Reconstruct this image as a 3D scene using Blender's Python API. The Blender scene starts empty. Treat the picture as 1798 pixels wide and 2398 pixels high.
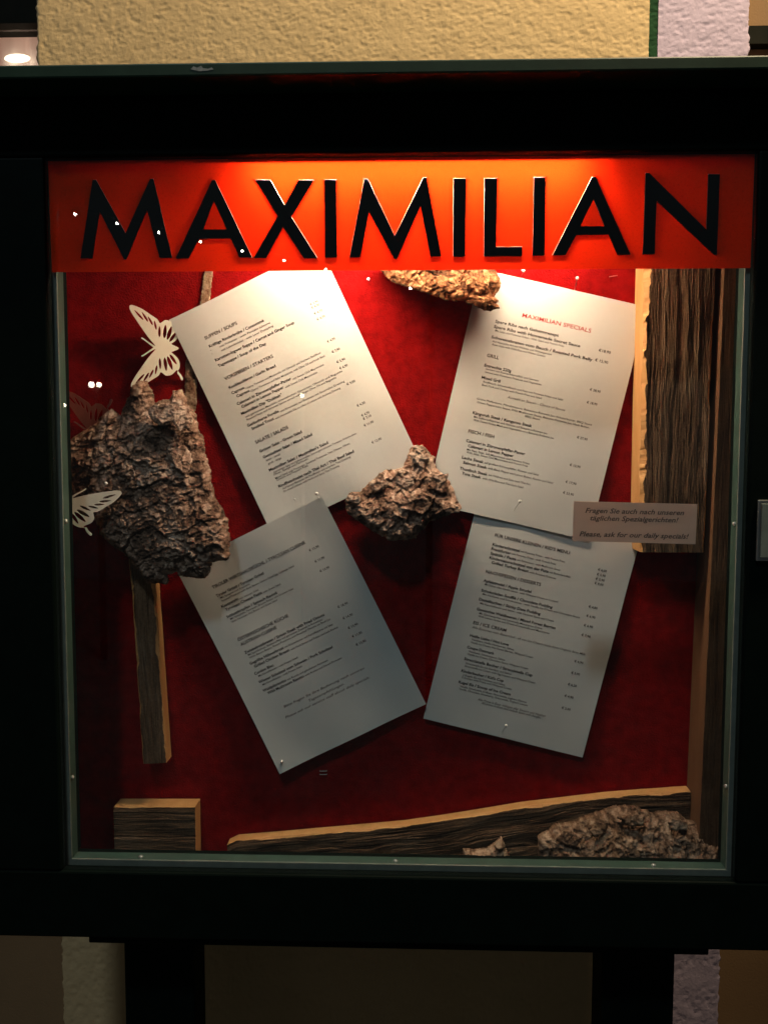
import bpy, math, random
import numpy as np
from mathutils import Vector, Matrix

# ---------------------------------------------------------------- camera, world, lamps, exposure
scene = bpy.context.scene
col = scene.collection
ZC = 1.45                       # height of the centre of the glazed opening above the pavement

cam = bpy.data.cameras.new('camera')
cam.sensor_fit = 'VERTICAL'; cam.sensor_height = 24.0; cam.lens = 24.0 * 1940 / 2398
cam.clip_start = 0.01; cam.clip_end = 200
camo = bpy.data.objects.new('camera', cam); col.objects.link(camo)
camo.matrix_world = Matrix(((0.999504, -0.003616, 0.031283, 0.01602),
                            (0.031461, 0.070678, -0.997003, -0.93007),
                            (0.001394, 0.997493, 0.070757, 0.08142 + ZC),
                            (0, 0, 0, 1)))
scene.camera = camo

world = bpy.data.worlds.new('World'); scene.world = world; world.use_nodes = True
bg = world.node_tree.nodes['Background']
bg.inputs['Color'].default_value = (0.72, 0.90, 1.0, 1)        # dim night street light from all round
bg.inputs['Strength'].default_value = 0.020

def spot(name, loc, target, watt, color, radius, angle, blend):
    l = bpy.data.lights.new(name, 'SPOT'); l.energy = watt; l.color = color
    l.shadow_soft_size = radius; l.spot_size = math.radians(angle); l.spot_blend = blend
    o = bpy.data.objects.new(name, l); col.objects.link(o)
    o.location = loc
    o.rotation_euler = (Vector(target) - Vector(loc)).to_track_quat('-Z', 'Y').to_euler()
    return o
# facade lamp under the eaves: washes the render above the case
spot('facade_lamp', (0.75, -0.24, ZC + 1.70), (0.05, 0.30, ZC + 0.62), 138.0, (1.0, 0.78, 0.48), 0.07, 80, 0.8)

# added cool fill light high behind the camera, in place of ambient
sl0 = bpy.data.lights.new('cool_fill', 'POINT'); sl0.energy = 265.0; sl0.color = (0.78, 0.92, 1.0); sl0.shadow_soft_size = 0.25
slo = bpy.data.objects.new('cool_fill', sl0); col.objects.link(slo); slo.location = (-1.0, -3.2, ZC + 5.2)

vs = scene.view_settings
vs.view_transform = 'Standard'; vs.look = 'None'; vs.exposure = 0.0; vs.gamma = 1.0
vs.use_curve_mapping = False
scene.cycles.max_bounces = 10
scene.cycles.transparent_max_bounces = 12
scene.cycles.sample_clamp_indirect = 6.0
scene.cycles.caustics_reflective = False
scene.cycles.caustics_refractive = False

TUBE_STRENGTH = 178.0
TUBE_COLOR = (1.0, 0.75, 0.52)

# ---------------------------------------------------------------- printed text: kind | x | y | width | words (mm from sheet centre)
PRINT = {
 1: """
H|-74.6|106.8|45.2|SUPPEN / SOUPS
B|-74.0|95.6|76.2|Kräftige Rinderbrühe / Consommé
S|-62.1|90.1|70.3|mit Frittaten - with Pancake Julienne
S|-62.3|84.9|72.3|mit Leberknödel - with Liver Dumpling
S|-75.1|91.4|1.7|-
S|-75.3|86.6|1.7|-
B|-74.6|76.9|110.1|Karotten-Ingwer Suppe / Carrot and Ginger Soup
B|-74.6|68.8|66.9|Tagessuppe / Soup of the Day
H|-74.4|50.6|67.9|VORSPEISEN / STARTERS
B|-74.1|38.6|65.2|Knoblauchbrot / Garlic Bread
B|-73.9|31.0|17.6|Caprese
S|-55.2|29.1|104.8|Cherry Tomaten und Mozzarella mit Olivenöl und frischem Basilikum
B|-69.9|24.7|17.9|Caprese
S|-50.8|23.3|103.2|Cherry Tomatoes and Baby Mozzarella with Olive Oil and fresh Basil
B|-73.7|15.8|75.9|Calamari in Zitronenpfeffer-Panier
S|3.8|14.2|42.9|mit Sweet Chili Mayonnaise
B|-70.1|10.1|58.9|Calamari in Lemon Pepper
S|-9.4|9.1|44.4|with Sweet Chili Mayonnaise
B|-74.1|2.5|56.8|Maximilian Dip "Dukkah"
S|-70.8|-2.9|135.0|mit gerösteten Mandeln, orientalischen Gewürzen, Olivenöl und Baguette
S|-70.9|-6.8|124.7|Roasted Nuts and Oriental Spices served with Virgin Olive Oil and Baguette
B|-73.8|-14.4|44.3|Geräucherte Forelle
S|-27.6|-15.6|88.7|mit Krautsalat auf Blattsalat mit Sauerrahm Dressing
B|-70.3|-20.2|31.2|Smoked Trout
S|-37.5|-21.0|90.3|with Horseradish Dip on a Bed of Lettuce with Anchovy Dressing
H|-73.5|-37.9|46.0|SALATE / SALADS
B|-73.8|-50.1|59.3|Grüner Salat - Green Salad
B|-73.0|-58.7|68.9|Gemischter Salat / Mixed Salad
S|-70.9|-63.5|19.1|klein - small
S|-70.8|-68.3|18.3|groß - large
B|-73.3|-76.6|82.9|Maximilian Salat / Maximilian's Salad
S|-69.2|-80.9|116.3|Gemischter Salat mit Hühnerstreifen, Sonnengetrockneten Tomaten, Artischocken,
S|-70.7|-83.7|48.3|Oliven, Spargel und Parmesan
S|-70.4|-88.8|104.8|Mixed Salad with Prosciutto, Sundried Tomatoes, Feta Cheese, Olives,
S|-69.9|-91.4|44.0|Onions and Peppers Feta
B|-71.2|-100.3|105.6|Rindfleischsalat nach Thai Art / Thai Beef Salad
S|-67.8|-104.5|95.4|Auf feinem Blattsalat mit Rindfleisch und scharfem Thai Dressing
S|-68.4|-108.3|78.3|On mixed Lettuce with Herbs and Spicy Thai Dressing
P|63.0|88.0|11.1|€ 3,90
P|62.9|83.4|11.2|€ 4,90
P|62.7|75.5|11.5|€ 4,70
P|62.8|67.6|11.2|€ 4,70
P|62.6|37.2|10.9|€ 4,90
P|62.4|23.1|11.1|€ 7,90
P|62.4|9.1|11.5|€ 5,90
P|62.4|0.7|11.0|€ 6,90
P|62.1|-21.1|11.4|€ 9,00
P|62.1|-50.7|11.2|€ 4,30
P|62.0|-64.2|11.0|€ 4,70
P|62.1|-68.8|11.2|€ 7,10
P|59.6|-76.9|13.0|€ 11,90
P|59.3|-100.4|13.4|€ 12,90
""",
 2: """
R|-42.0|102.7|87.3|MAXIMILIAN SPECIALS
B|-72.8|89.1|80.5|Spare Ribs nach Geheimrezept
B|-73.0|82.5|109.7|Spare Ribs with Homemade Secret Sauce
S|-70.2|78.3|87.2|Mit Salat und Pommes Frites - With Salad and French Fries
B|-72.9|69.4|128.1|Schweinsbraten vom Bauch / Roasted Pork Belly
S|-70.4|65.0|75.0|Auf Asiatische Art mit Wildreis und Wintergemüse
S|-70.3|61.2|67.7|Asian Style with Wild Rice and Winter Greens
H|-73.0|46.0|15.3|GRILL
B|-73.3|33.7|34.3|Entrecôte 220g
S|-70.4|30.1|66.9|Serviert mit Rosmarinkartoffeln und Gemüse
S|-70.5|26.2|71.7|Served with Rosemary Potatoes and Vegetables
B|-73.0|18.4|23.8|Mixed Grill
S|-69.9|14.0|101.7|Rindfleisch, Schweinefleisch und Pute mit Pommes Frites und Salat
S|-70.6|9.9|75.9|Beef, Pork and Turkey with French Fries and Salad
I|-36.1|1.9|73.5|Auswahl an Saucen - Choice of Sauces
S|-72.7|-8.1|146.7|Grüne Pfefferkorn, Pilzrahmsauce, Balsamico-Rotwein Jus, Kräuterbutter, BBQ Sauce
S|-71.4|-12.3|143.5|Green Peppercorn Sauce, Wild Mushroom Sauce, Balsamic-Portwine Jus, Herb Butter,
S|-9.3|-16.0|18.7|BBQ Sauce
B|-73.7|-26.7|75.8|Känguruh Steak / Kangaroo Steak
S|-71.1|-31.0|93.6|Mit Süßkartoffelpüree und Gemüse auf Balsamico-Rotwein Jus
S|-71.2|-34.9|103.1|With Sweet Potato Mash and Vegetables on a Balsamic-Redwine Jus
H|-73.7|-50.6|33.1|FISCH / FISH
B|-73.6|-62.5|75.8|Calamari in Zitronenpfeffer-Panier
B|-69.9|-68.2|58.4|Calamari in Lemon Pepper
S|-70.0|-72.7|80.1|Mit Reis, Salat, Süß-Mayonnaise und Pommes Frites
S|-70.0|-76.1|78.7|With Salad, Sweet Chili Mayonnaise and French Fries
B|-73.9|-84.0|27.6|Lachs Steak
S|-45.1|-83.7|69.8|auf großem Körnerpfeffer, Risotto und Salat
B|-71.0|-89.9|30.6|Salmon Steak
S|-39.1|-89.5|83.3|with Black Pepper and Lemon Butter, Risotto and Salad
B|-73.6|-98.0|35.7|Thunfisch Steak
S|-36.6|-97.6|53.8|mit Wildreis und Salat nach Thai Art
B|-69.5|-103.5|24.6|Tuna Steak
S|-42.9|-103.4|52.3|with Wild Rice and Thai Style Salad
Q|60.0|82.9|15.1|€18,90
Q|58.4|70.3|16.5|€ 15,90
P|60.9|33.7|13.6|€ 28,90
P|61.0|17.6|13.4|€ 18,90
P|59.7|-27.3|13.4|€ 27,90
P|59.1|-62.7|13.7|€ 13,90
P|59.1|-84.4|13.8|€ 17,90
P|59.2|-98.3|13.8|€ 23,90
""",
 3: """
H|-74.3|104.1|133.5|TIROLER WIRTSHAUSKÜCHL / TYROLEAN CUISINE
B|-74.8|92.3|68.4|Tiroler Gröstl / Tyrolean Gröstl
S|-70.8|88.2|42.1|Mit Spiegelei und Krautsalat
S|-71.1|84.1|103.6|Roasted Potatoes with Beef, Bacon, Onion, Fried Egg, Cabbage Salad
B|-74.9|77.1|24.1|Kasspatzln
S|-49.1|76.6|26.8|mit kleinem Salat
B|-72.2|71.1|52.3|Tyrolean Cheese Pasta
S|-18.5|70.6|25.0|with Green Salad
B|-75.2|62.3|72.4|Schlutzkrapfen / Spinach Ravioli
S|-72.1|58.3|90.8|Mit Spinatfülle, Parmesan, Braune Butter und Grünem Salat
S|-72.4|54.2|65.5|With Parmesan, Nut Butter and Green Salad
H|-75.8|29.1|72.5|ÖSTERREICHISCHE KÜCHE
H|-75.4|22.2|51.8|AUSTRIAN CUISINE
B|-75.6|10.6|114.8|Zwiebelrostbraten / Sirloin Steak with Fried Onions
S|-72.7|6.5|106.6|Mit Speckbohnen, Bratkartoffeln und gerösteten Zwiebeln in Rotweinjus
S|-72.9|2.5|116.2|With Bacon Beans, Roast Potatoes and Roasted Onions on Beef Jus
B|-75.9|-5.0|48.6|Gegrillte Hühnerbrust
S|-25.7|-5.0|69.1|mit Kräuterbutter und Kartoffelpüree mit Salat
B|-72.4|-10.8|50.6|Grilled Chicken Breast
S|-20.1|-11.2|67.6|with Herb Butter and Potato and Leek Risotto
B|-76.4|-19.4|27.4|Cordon Bleu
S|-72.8|-23.8|56.2|Mit Kartoffelsalat - with Potato Salad
B|-76.4|-31.7|106.0|Wiener Schnitzel vom Schwein / Pork Schnitzel
S|-73.0|-36.1|56.2|Mit Kartoffelsalat - with Potato Salad
B|-76.4|-43.9|33.5|Waldpilzrisotto
S|-41.2|-44.0|57.5|mit Rucola und gehobeltem Parmesan
B|-72.2|-49.2|52.2|Wild Mushroom Risotto
S|-18.6|-49.2|52.5|with Rocket and Shaved Parmesan
I|-61.4|-73.9|120.0|Bitte fragen Sie Ihre Bedienung nach unseren
I|-28.9|-80.9|54.5|Tagesempfehlungen.
I|-66.0|-87.5|128.9|Please ask our service staff about daily specials.
P|58.8|92.5|13.8|€ 12,90
P|58.9|76.6|13.5|€ 11,90
P|59.0|62.7|13.5|€ 13,90
P|58.9|11.4|14.1|€ 18,90
P|58.3|-4.6|13.7|€ 14,90
P|58.5|-18.6|13.9|€ 13,90
P|58.3|-30.8|13.9|€ 11,90
P|57.9|-42.6|14.1|€ 13,90
""",
 4: """
H|-73.4|101.8|97.0|FÜR UNSERE KLEINEN / KID'S MENU
B|-73.4|89.9|35.2|Kinderschnitzel
S|-37.0|90.2|57.3|mit Pommes Frites - with French Fries
B|-73.4|84.2|25.4|Frankfurter
S|-46.8|84.6|57.0|mit Pommes Frites - with French Fries
B|-73.3|78.4|33.3|Spätzle / Pasta
S|-38.7|78.7|55.9|mit Rahmsauce - with Mushroom Sauce
B|-73.1|72.7|76.7|Kindernaturschnitzel von der Pute
S|5.0|73.0|27.3|mit Butterkartoffeln
B|-69.2|67.3|48.1|Grilled Turkey Breast
S|-19.9|67.0|34.7|with Roasted Potatoes
H|-73.3|54.1|71.7|NACHSPEISEN / DESSERTS
B|-73.3|42.6|62.1|Apfelstrudel / Apple Strudel
S|-70.7|38.5|95.2|Mit Sahne oder Vanille Sauce - with Whipped Cream or Custard
B|-73.0|29.7|92.7|Schokoladen Soufflé / Chocolate Pudding
S|-70.4|25.7|126.8|Mit Vanilleeis und Schokosauce - with Vanilla Ice Cream and Chocolate Sauce
B|-73.0|17.9|80.0|Dattelkuchen / Sticky Date Pudding
S|-70.3|13.4|95.8|Mit Karamellsauce und Sahne - with Caramel Sauce and Cream
B|-72.8|4.9|102.7|Gemischte Waldbeeren / Mixed Forest Berries
S|-68.3|0.6|81.8|Mit Zitronensorbet und Limoncello-Mascarpone Creme
S|-68.8|-3.1|92.8|With Lemon Sorbet and Cream of Limoncello and Mascarpone
H|-72.8|-13.5|43.0|EIS / ICE CREAM
I|-73.0|-19.0|148.4|Alle Eissorten vom Bauernhof - all our Ice Cream made from Organic farm Milk
B|-72.9|-30.3|50.6|Heiße Liebe / Hot Love
S|-69.7|-34.4|55.2|Vanilleeis, Heiße Himbeeren, Sahne
S|-69.8|-38.2|81.1|Vanilla Ice Cream, Hot Forest Berries, Whipped Cream
B|-72.8|-45.8|35.4|Coupe Denmark
S|-69.6|-50.3|47.4|Vanilleeis, Schokosauce, Sahne
S|-70.3|-54.0|79.3|Vanilla Ice Cream, Chocolate Sauce, Whipped Cream
B|-72.9|-61.4|89.5|Stracciatella Becher / Stracciatella Cup
S|-69.7|-66.1|60.0|Stracciatella Eis mit Eierlikör und Sahne
S|-70.0|-69.8|92.3|Stracciatella Ice Cream with Egg Liqueur and Whipped Cream
B|-72.7|-77.4|55.7|Kinderbecher / Kid's Cup
S|-69.5|-81.8|55.2|2 Kugeln Eis mit Früchten und Sahne
S|-70.0|-85.1|65.5|2 Scoops with Fruits and Whipped Cream
B|-72.5|-92.5|68.4|Kugel Eis / Scoop of Ice Cream
S|-69.4|-97.0|87.1|Vanille, Schokolade, Erdbeer, Stracciatella, Joghurt, Zitrone
S|-69.7|-100.6|90.0|Vanilla, Chocolate, Strawberry, Stracciatella, Yoghurt, Lemon
I|-43.2|-108.6|89.0|Alle Preise in Euro, inklusive aller Steuern und Abgaben
I|-37.6|-112.0|78.1|All prices in Euro and include taxes and charges.
P|63.2|90.6|11.4|€ 6,00
P|63.3|84.5|11.4|€ 5,90
P|63.3|78.5|11.6|€ 5,90
P|63.4|72.8|11.4|€ 8,00
P|63.7|42.0|11.4|€ 4,80
P|63.8|29.8|11.6|€ 6,90
P|63.7|17.3|11.8|€ 6,90
P|63.9|4.6|11.7|€ 7,90
P|63.6|-30.4|11.7|€ 6,90
P|63.5|-45.9|11.4|€ 5,90
P|63.1|-61.5|11.6|€ 6,20
P|62.7|-77.1|11.6|€ 4,90
P|63.1|-93.0|11.6|€ 2,00
""",
 5: """
N|-55.5|9.9|109.7|Fragen Sie auch nach unseren
N|-49.7|1.5|98.1|täglichen Spezialgerichten!
N|-61.1|-16.6|121.7|Please, ask for our daily specials!
""",
}

# ---------------------------------------------------------------- helpers
rnd = random.Random(11)

def W(x, y, z):
    """case millimetres (x, z from the opening's centre, y metres deep behind the glass) -> world metres"""
    return (x / 1000.0, y, z / 1000.0 + ZC)

def mesh_obj(name, verts, faces, mats, parent=None, origin=None, smooth=False, mat_idx=None):
    me = bpy.data.meshes.new(name)
    v = np.asarray(verts, float)
    if origin is not None: v = v - np.asarray(origin, float)
    me.from_pydata(v.tolist(), [], [list(map(int, f)) for f in faces])
    for m in (mats if isinstance(mats, (list, tuple)) else [mats]): me.materials.append(m)
    if mat_idx is not None: me.polygons.foreach_set('material_index', np.asarray(mat_idx, np.int32))
    if smooth: me.polygons.foreach_set('use_smooth', np.ones(len(me.polygons), bool))
    me.update()
    o = bpy.data.objects.new(name, me); col.objects.link(o)
    if origin is not None: o.location = origin
    if parent is not None: attach(o, parent)
    return o

def attach(o, parent):
    """parent while keeping o's present (world) placement; parents are never rotated or scaled here"""
    loc = o.location.copy()
    p = parent; off = Vector((0, 0, 0))
    while p is not None: off += p.location; p = p.parent
    o.parent = parent
    o.location = loc - off

def empty(name, loc):
    o = bpy.data.objects.new(name, None); col.objects.link(o); o.location = loc
    o.empty_display_size = 0.02
    return o

def tag(o, label, cat, group=None):
    o['label'] = label; o['category'] = cat
    if group: o['group'] = group
    return o

def box(name, x0, x1, y0, y1, z0, z1, m, parent=None, bev=0.0):
    """box in case millimetres (y in metres), with optional chamfer in metres"""
    a = np.array(W(x0, y0, z0)); b = np.array(W(x1, y1, z1))
    c = (a + b) / 2; h = (b - a) / 2
    if bev <= 0:
        v = [(sx * h[0], sy * h[1], sz * h[2]) for sx in (-1, 1) for sy in (-1, 1) for sz in (-1, 1)]
        f = [(0, 1, 3, 2), (4, 6, 7, 5), (0, 4, 5, 1), (2, 3, 7, 6), (0, 2, 6, 4), (1, 5, 7, 3)]
        return mesh_obj(name, np.array(v) + c, f, m, parent, origin=tuple(c))
    import bmesh
    bm = bmesh.new(); bmesh.ops.create_cube(bm, size=2)
    for vv in bm.verts: vv.co = Vector((vv.co.x * h[0], vv.co.y * h[1], vv.co.z * h[2]))
    bmesh.ops.bevel(bm, geom=list(bm.edges), offset=bev, segments=2, affect='EDGES', profile=0.5)
    me = bpy.data.meshes.new(name); bm.to_mesh(me); bm.free(); me.materials.append(m)
    o = bpy.data.objects.new(name, me); col.objects.link(o); o.location = tuple(c)
    if parent is not None: attach(o, parent)
    return o

def tube(name, p0, p1, r, m, parent=None, n=12, caps=True):
    p0 = np.array(p0, float); p1 = np.array(p1, float); d = p1 - p0; L = np.linalg.norm(d); d /= L
    a = np.cross(d, (0, 0, 1.0) if abs(d[2]) < .9 else (1.0, 0, 0)); a /= np.linalg.norm(a); b = np.cross(d, a)
    v = []
    for q in (p0, p1):
        for i in range(n):
            t = 2 * math.pi * i / n; v.append(q + r * (math.cos(t) * a + math.sin(t) * b))
    f = [(i, (i + 1) % n, n + (i + 1) % n, n + i) for i in range(n)]
    if caps: f += [tuple(range(n))[::-1], tuple(range(n, 2 * n))]
    return mesh_obj(name, v, f, m, parent, origin=tuple((p0 + p1) / 2), smooth=False)

def ball(name, c, r, m, parent=None, nu=14, nv=9, sq=(1, 1, 1)):
    v = [(0, 0, r * sq[2])]
    for j in range(1, nv):
        t = math.pi * j / nv
        for i in range(nu):
            u = 2 * math.pi * i / nu
            v.append((r * sq[0] * math.sin(t) * math.cos(u), r * sq[1] * math.sin(t) * math.sin(u), r * sq[2] * math.cos(t)))
    v.append((0, 0, -r * sq[2]))
    f = [(0, 1 + i, 1 + (i + 1) % nu) for i in range(nu)]
    for j in range(nv - 2):
        a = 1 + j * nu; b = a + nu
        f += [(a + i, b + i, b + (i + 1) % nu, a + (i + 1) % nu) for i in range(nu)]
    k = len(v) - 1; a = 1 + (nv - 2) * nu
    f += [(k, a + (i + 1) % nu, a + i) for i in range(nu)]
    return mesh_obj(name, np.array(v) + np.array(c), f, m, parent, origin=tuple(c), smooth=True)

# numpy noise
def h2(ix, iy, seed):
    n = (ix.astype(np.int64) * 374761393 + iy.astype(np.int64) * 668265263 + seed * 1274126177) & 0xffffffff
    n = ((n ^ (n >> 13)) * 1103515245) & 0xffffffff
    n = ((n ^ (n >> 15)) * 2246822519) & 0xffffffff
    return ((n ^ (n >> 16)) & 0xffffff) / float(0x1000000)
def vn(x, y, seed=0):
    ix = np.floor(x); iy = np.floor(y); fx = x - ix; fy = y - iy
    fx = fx * fx * (3 - 2 * fx); fy = fy * fy * (3 - 2 * fy)
    a = h2(ix, iy, seed); b = h2(ix + 1, iy, seed); c = h2(ix, iy + 1, seed); d = h2(ix + 1, iy + 1, seed)
    return (a * (1 - fx) + b * fx) * (1 - fy) + (c * (1 - fx) + d * fx) * fy
def fbm(x, y, o=4, seed=0):
    s = 0; a = 1; t = 0
    for k in range(o):
        s = s + a * vn(x * 2 ** k + 17.3 * k, y * 2 ** k + 9.1 * k, seed + k); t += a; a *= .5
    return s / t
def worley(x, y, seed=0):
    ix = np.floor(x); iy = np.floor(y)
    F1 = np.full(x.shape, 9.0); F2 = F1.copy(); ID = np.zeros(x.shape); DX = ID.copy(); DY = ID.copy()
    for i in (-1, 0, 1):
        for j in (-1, 0, 1):
            cx = ix + i; cy = iy + j
            px = cx + .1 + .8 * h2(cx, cy, seed); py = cy + .1 + .8 * h2(cx, cy, seed + 7)
            dx = x - px; dy = y - py; d = np.sqrt(dx * dx + dy * dy); hh = h2(cx, cy, seed + 13)
            n = d < F1
            F2 = np.where(n, F1, np.minimum(F2, d))
            ID = np.where(n, hh, ID); DX = np.where(n, dx, DX); DY = np.where(n, dy, DY); F1 = np.where(n, d, F1)
    return F1, F2, ID, DX, DY
def sstep(a, b, x):
    t = np.clip((x - a) / (b - a), 0, 1); return t * t * (3 - 2 * t)

# ---------------------------------------------------------------- materials
def new_mat(name):
    m = bpy.data.materials.new(name); m.use_nodes = True
    nt = m.node_tree
    return m, nt, nt.nodes['Principled BSDF']
def nd(nt, typ, **kw):
    n = nt.nodes.new(typ)
    for k, v in kw.items():
        if k in n.inputs.keys(): n.inputs[k].default_value = v
        else: setattr(n, k, v)
    return n
def ramp(nt, stops):
    r = nt.nodes.new('ShaderNodeValToRGB')
    e = r.color_ramp.elements
    while len(e) < len(stops): e.new(0.5)
    for q, (p, c) in zip(e, stops): q.position = p; q.color = (*c, 1)
    return r
def mat(name, c0, c1=None, rough=.6, scale=40., stretch=(1, 1, 1), bump=0.0, bdist=.001, metal=0., spec=.5, detail=6., lo=.35, hi=.68, sheen=0., bscale=None):
    m, nt, p = new_mat(name)
    p.inputs['Roughness'].default_value = rough; p.inputs['Metallic'].default_value = metal
    p.inputs['Specular IOR Level'].default_value = spec
    if sheen: p.inputs['Sheen Weight'].default_value = sheen; p.inputs['Sheen Tint'].default_value = (*c0, 1)
    tc = nd(nt, 'ShaderNodeTexCoord'); mp = nd(nt, 'ShaderNodeMapping'); mp.inputs['Scale'].default_value = stretch
    nt.links.new(tc.outputs['Object'], mp.inputs['Vector'])
    n = nd(nt, 'ShaderNodeTexNoise', Scale=scale, Detail=detail, Roughness=.62)
    nt.links.new(mp.outputs['Vector'], n.inputs['Vector'])
    r = ramp(nt, [(lo, c0), (hi, c1 or c0)])
    nt.links.new(n.outputs['Fac'], r.inputs['Fac']); nt.links.new(r.outputs['Color'], p.inputs['Base Color'])
    if bump:
        src = n
        if bscale:
            src = nd(nt, 'ShaderNodeTexNoise', Scale=bscale, Detail=detail, Roughness=.6)
            nt.links.new(mp.outputs['Vector'], src.inputs['Vector'])
        b = nd(nt, 'ShaderNodeBump', Strength=bump, Distance=bdist)
        nt.links.new(src.outputs['Fac'], b.inputs['Height']); nt.links.new(b.outputs['Normal'], p.inputs['Normal'])
    return m
def emit_mat(name, c, s):
    m, nt, p = new_mat(name)
    p.inputs['Base Color'].default_value = (.8, .8, .8, 1)
    p.inputs['Emission Color'].default_value = (*c, 1); p.inputs['Emission Strength'].default_value = s
    return m

M = {}
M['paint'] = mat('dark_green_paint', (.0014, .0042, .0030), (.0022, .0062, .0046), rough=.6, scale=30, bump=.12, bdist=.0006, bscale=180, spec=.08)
M['paint_lit'] = mat('green_paint_lit', (.040, .085, .070), (.058, .108, .09), rough=.4, scale=25, bump=.1, bdist=.0005, bscale=150)  # same green as the frame, lightened for the tube light on the reveal
M['cap'] = mat('cap_green_lit', (.012, .032, .020), (.018, .044, .028), rough=.45, scale=25, bump=.15, bdist=.0006, bscale=90, spec=.3)  # frame green again, its lighter tone stands for light on the cap front
M['bead'] = mat('grey_bead', (.16, .19, .17), (.22, .25, .22), rough=.38, scale=40, bump=.1, bdist=.0004)
M['steel'] = mat('steel', (.62, .62, .6), (.75, .75, .72), rough=.32, metal=1., scale=60)
M['screw'] = mat('bright_screw', (.8, .8, .78), (.85, .85, .83), rough=.22, metal=.6)
M['felt'] = mat('red_felt', (.185, .0026, .0028), (.33, .0064, .0064), rough=.95, scale=60, bump=.9, bdist=.0022, bscale=420, spec=.03, lo=.32, hi=.68, detail=10.)
M['case_in'] = mat('case_interior_pine', (.40, .20, .08), (.50, .27, .12), rough=.6, scale=20)
M['white_paint'] = mat('fixture_white', (.75, .73, .68), (.8, .78, .72), rough=.4)
M['tube'] = emit_mat('tube_glow', TUBE_COLOR, TUBE_STRENGTH)
M['black'] = mat('black_letter', (.004, .004, .004), (.005, .005, .005), rough=.5, spec=.2)
M['ink'] = mat('print_ink', (.030, .024, .022), (.055, .045, .04), rough=.6, scale=90)
M['ink_soft'] = mat('print_ink_grey', (.11, .09, .08), (.16, .13, .12), rough=.6, scale=90)
M['ink_red'] = mat('print_ink_red', (.50, .03, .035), (.58, .05, .05), rough=.6)
M['pin'] = mat('pin_head_white', (.85, .83, .8), rough=.18)
M['butterfly'] = mat('butterfly_card', (.90, .80, .67), (.92, .84, .72), rough=.55, scale=60, bump=.08, bdist=.0003)
M['butterfly_red'] = mat('butterfly_dusky', (.24, .07, .055), (.30, .09, .07), rough=.6, scale=60)
M['paving'] = mat('pavement_stone', (.10, .09, .08), (.17, .155, .14), rough=.85, scale=6, bump=.3, bdist=.003)
M['globe'] = emit_mat('lamp_globe', (1.0, .86, .66), 30.0)
M['bulb'] = emit_mat('string_bulb', (1.0, .93, .82), 90.0)
M['pole'] = mat('lamp_pole', (.02, .02, .02), (.03, .03, .03), rough=.5)

def m_paper():
    m, nt, p = new_mat('menu_paper')
    tc = nd(nt, 'ShaderNodeTexCoord')
    n = nd(nt, 'ShaderNodeTexNoise', Scale=9., Detail=4.)
    nt.links.new(tc.outputs['Object'], n.inputs['Vector'])
    r = ramp(nt, [(.3, (.74, .74, .72)), (.7, (.82, .82, .80))])
    nt.links.new(n.outputs['Fac'], r.inputs['Fac']); nt.links.new(r.outputs['Color'], p.inputs['Base Color'])
    p.inputs['Roughness'].default_value = .55; p.inputs['Specular IOR Level'].default_value = .3
    n2 = nd(nt, 'ShaderNodeTexNoise', Scale=900., Detail=2.)
    nt.links.new(tc.outputs['Object'], n2.inputs['Vector'])
    b = nd(nt, 'ShaderNodeBump', Strength=.15, Distance=.0002)
    nt.links.new(n2.outputs['Fac'], b.inputs['Height']); nt.links.new(b.outputs['Normal'], p.inputs['Normal'])
    return m
M['paper'] = m_paper()

def m_slip():
    m, nt, p = new_mat('slip_paper')
    p.inputs['Base Color'].default_value = (.92, .78, .70, 1); p.inputs['Roughness'].default_value = .6
    t = nd(nt, 'ShaderNodeBsdfTranslucent'); t.inputs['Color'].default_value = (.95, .76, .64, 1)
    mx = nd(nt, 'ShaderNodeMixShader', Fac=.45)
    nt.links.new(p.outputs['BSDF'], mx.inputs[1]); nt.links.new(t.outputs['BSDF'], mx.inputs[2])
    nt.links.new(mx.outputs['Shader'], nt.nodes['Material Output'].inputs['Surface'])
    return m
M['slip'] = m_slip()

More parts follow.
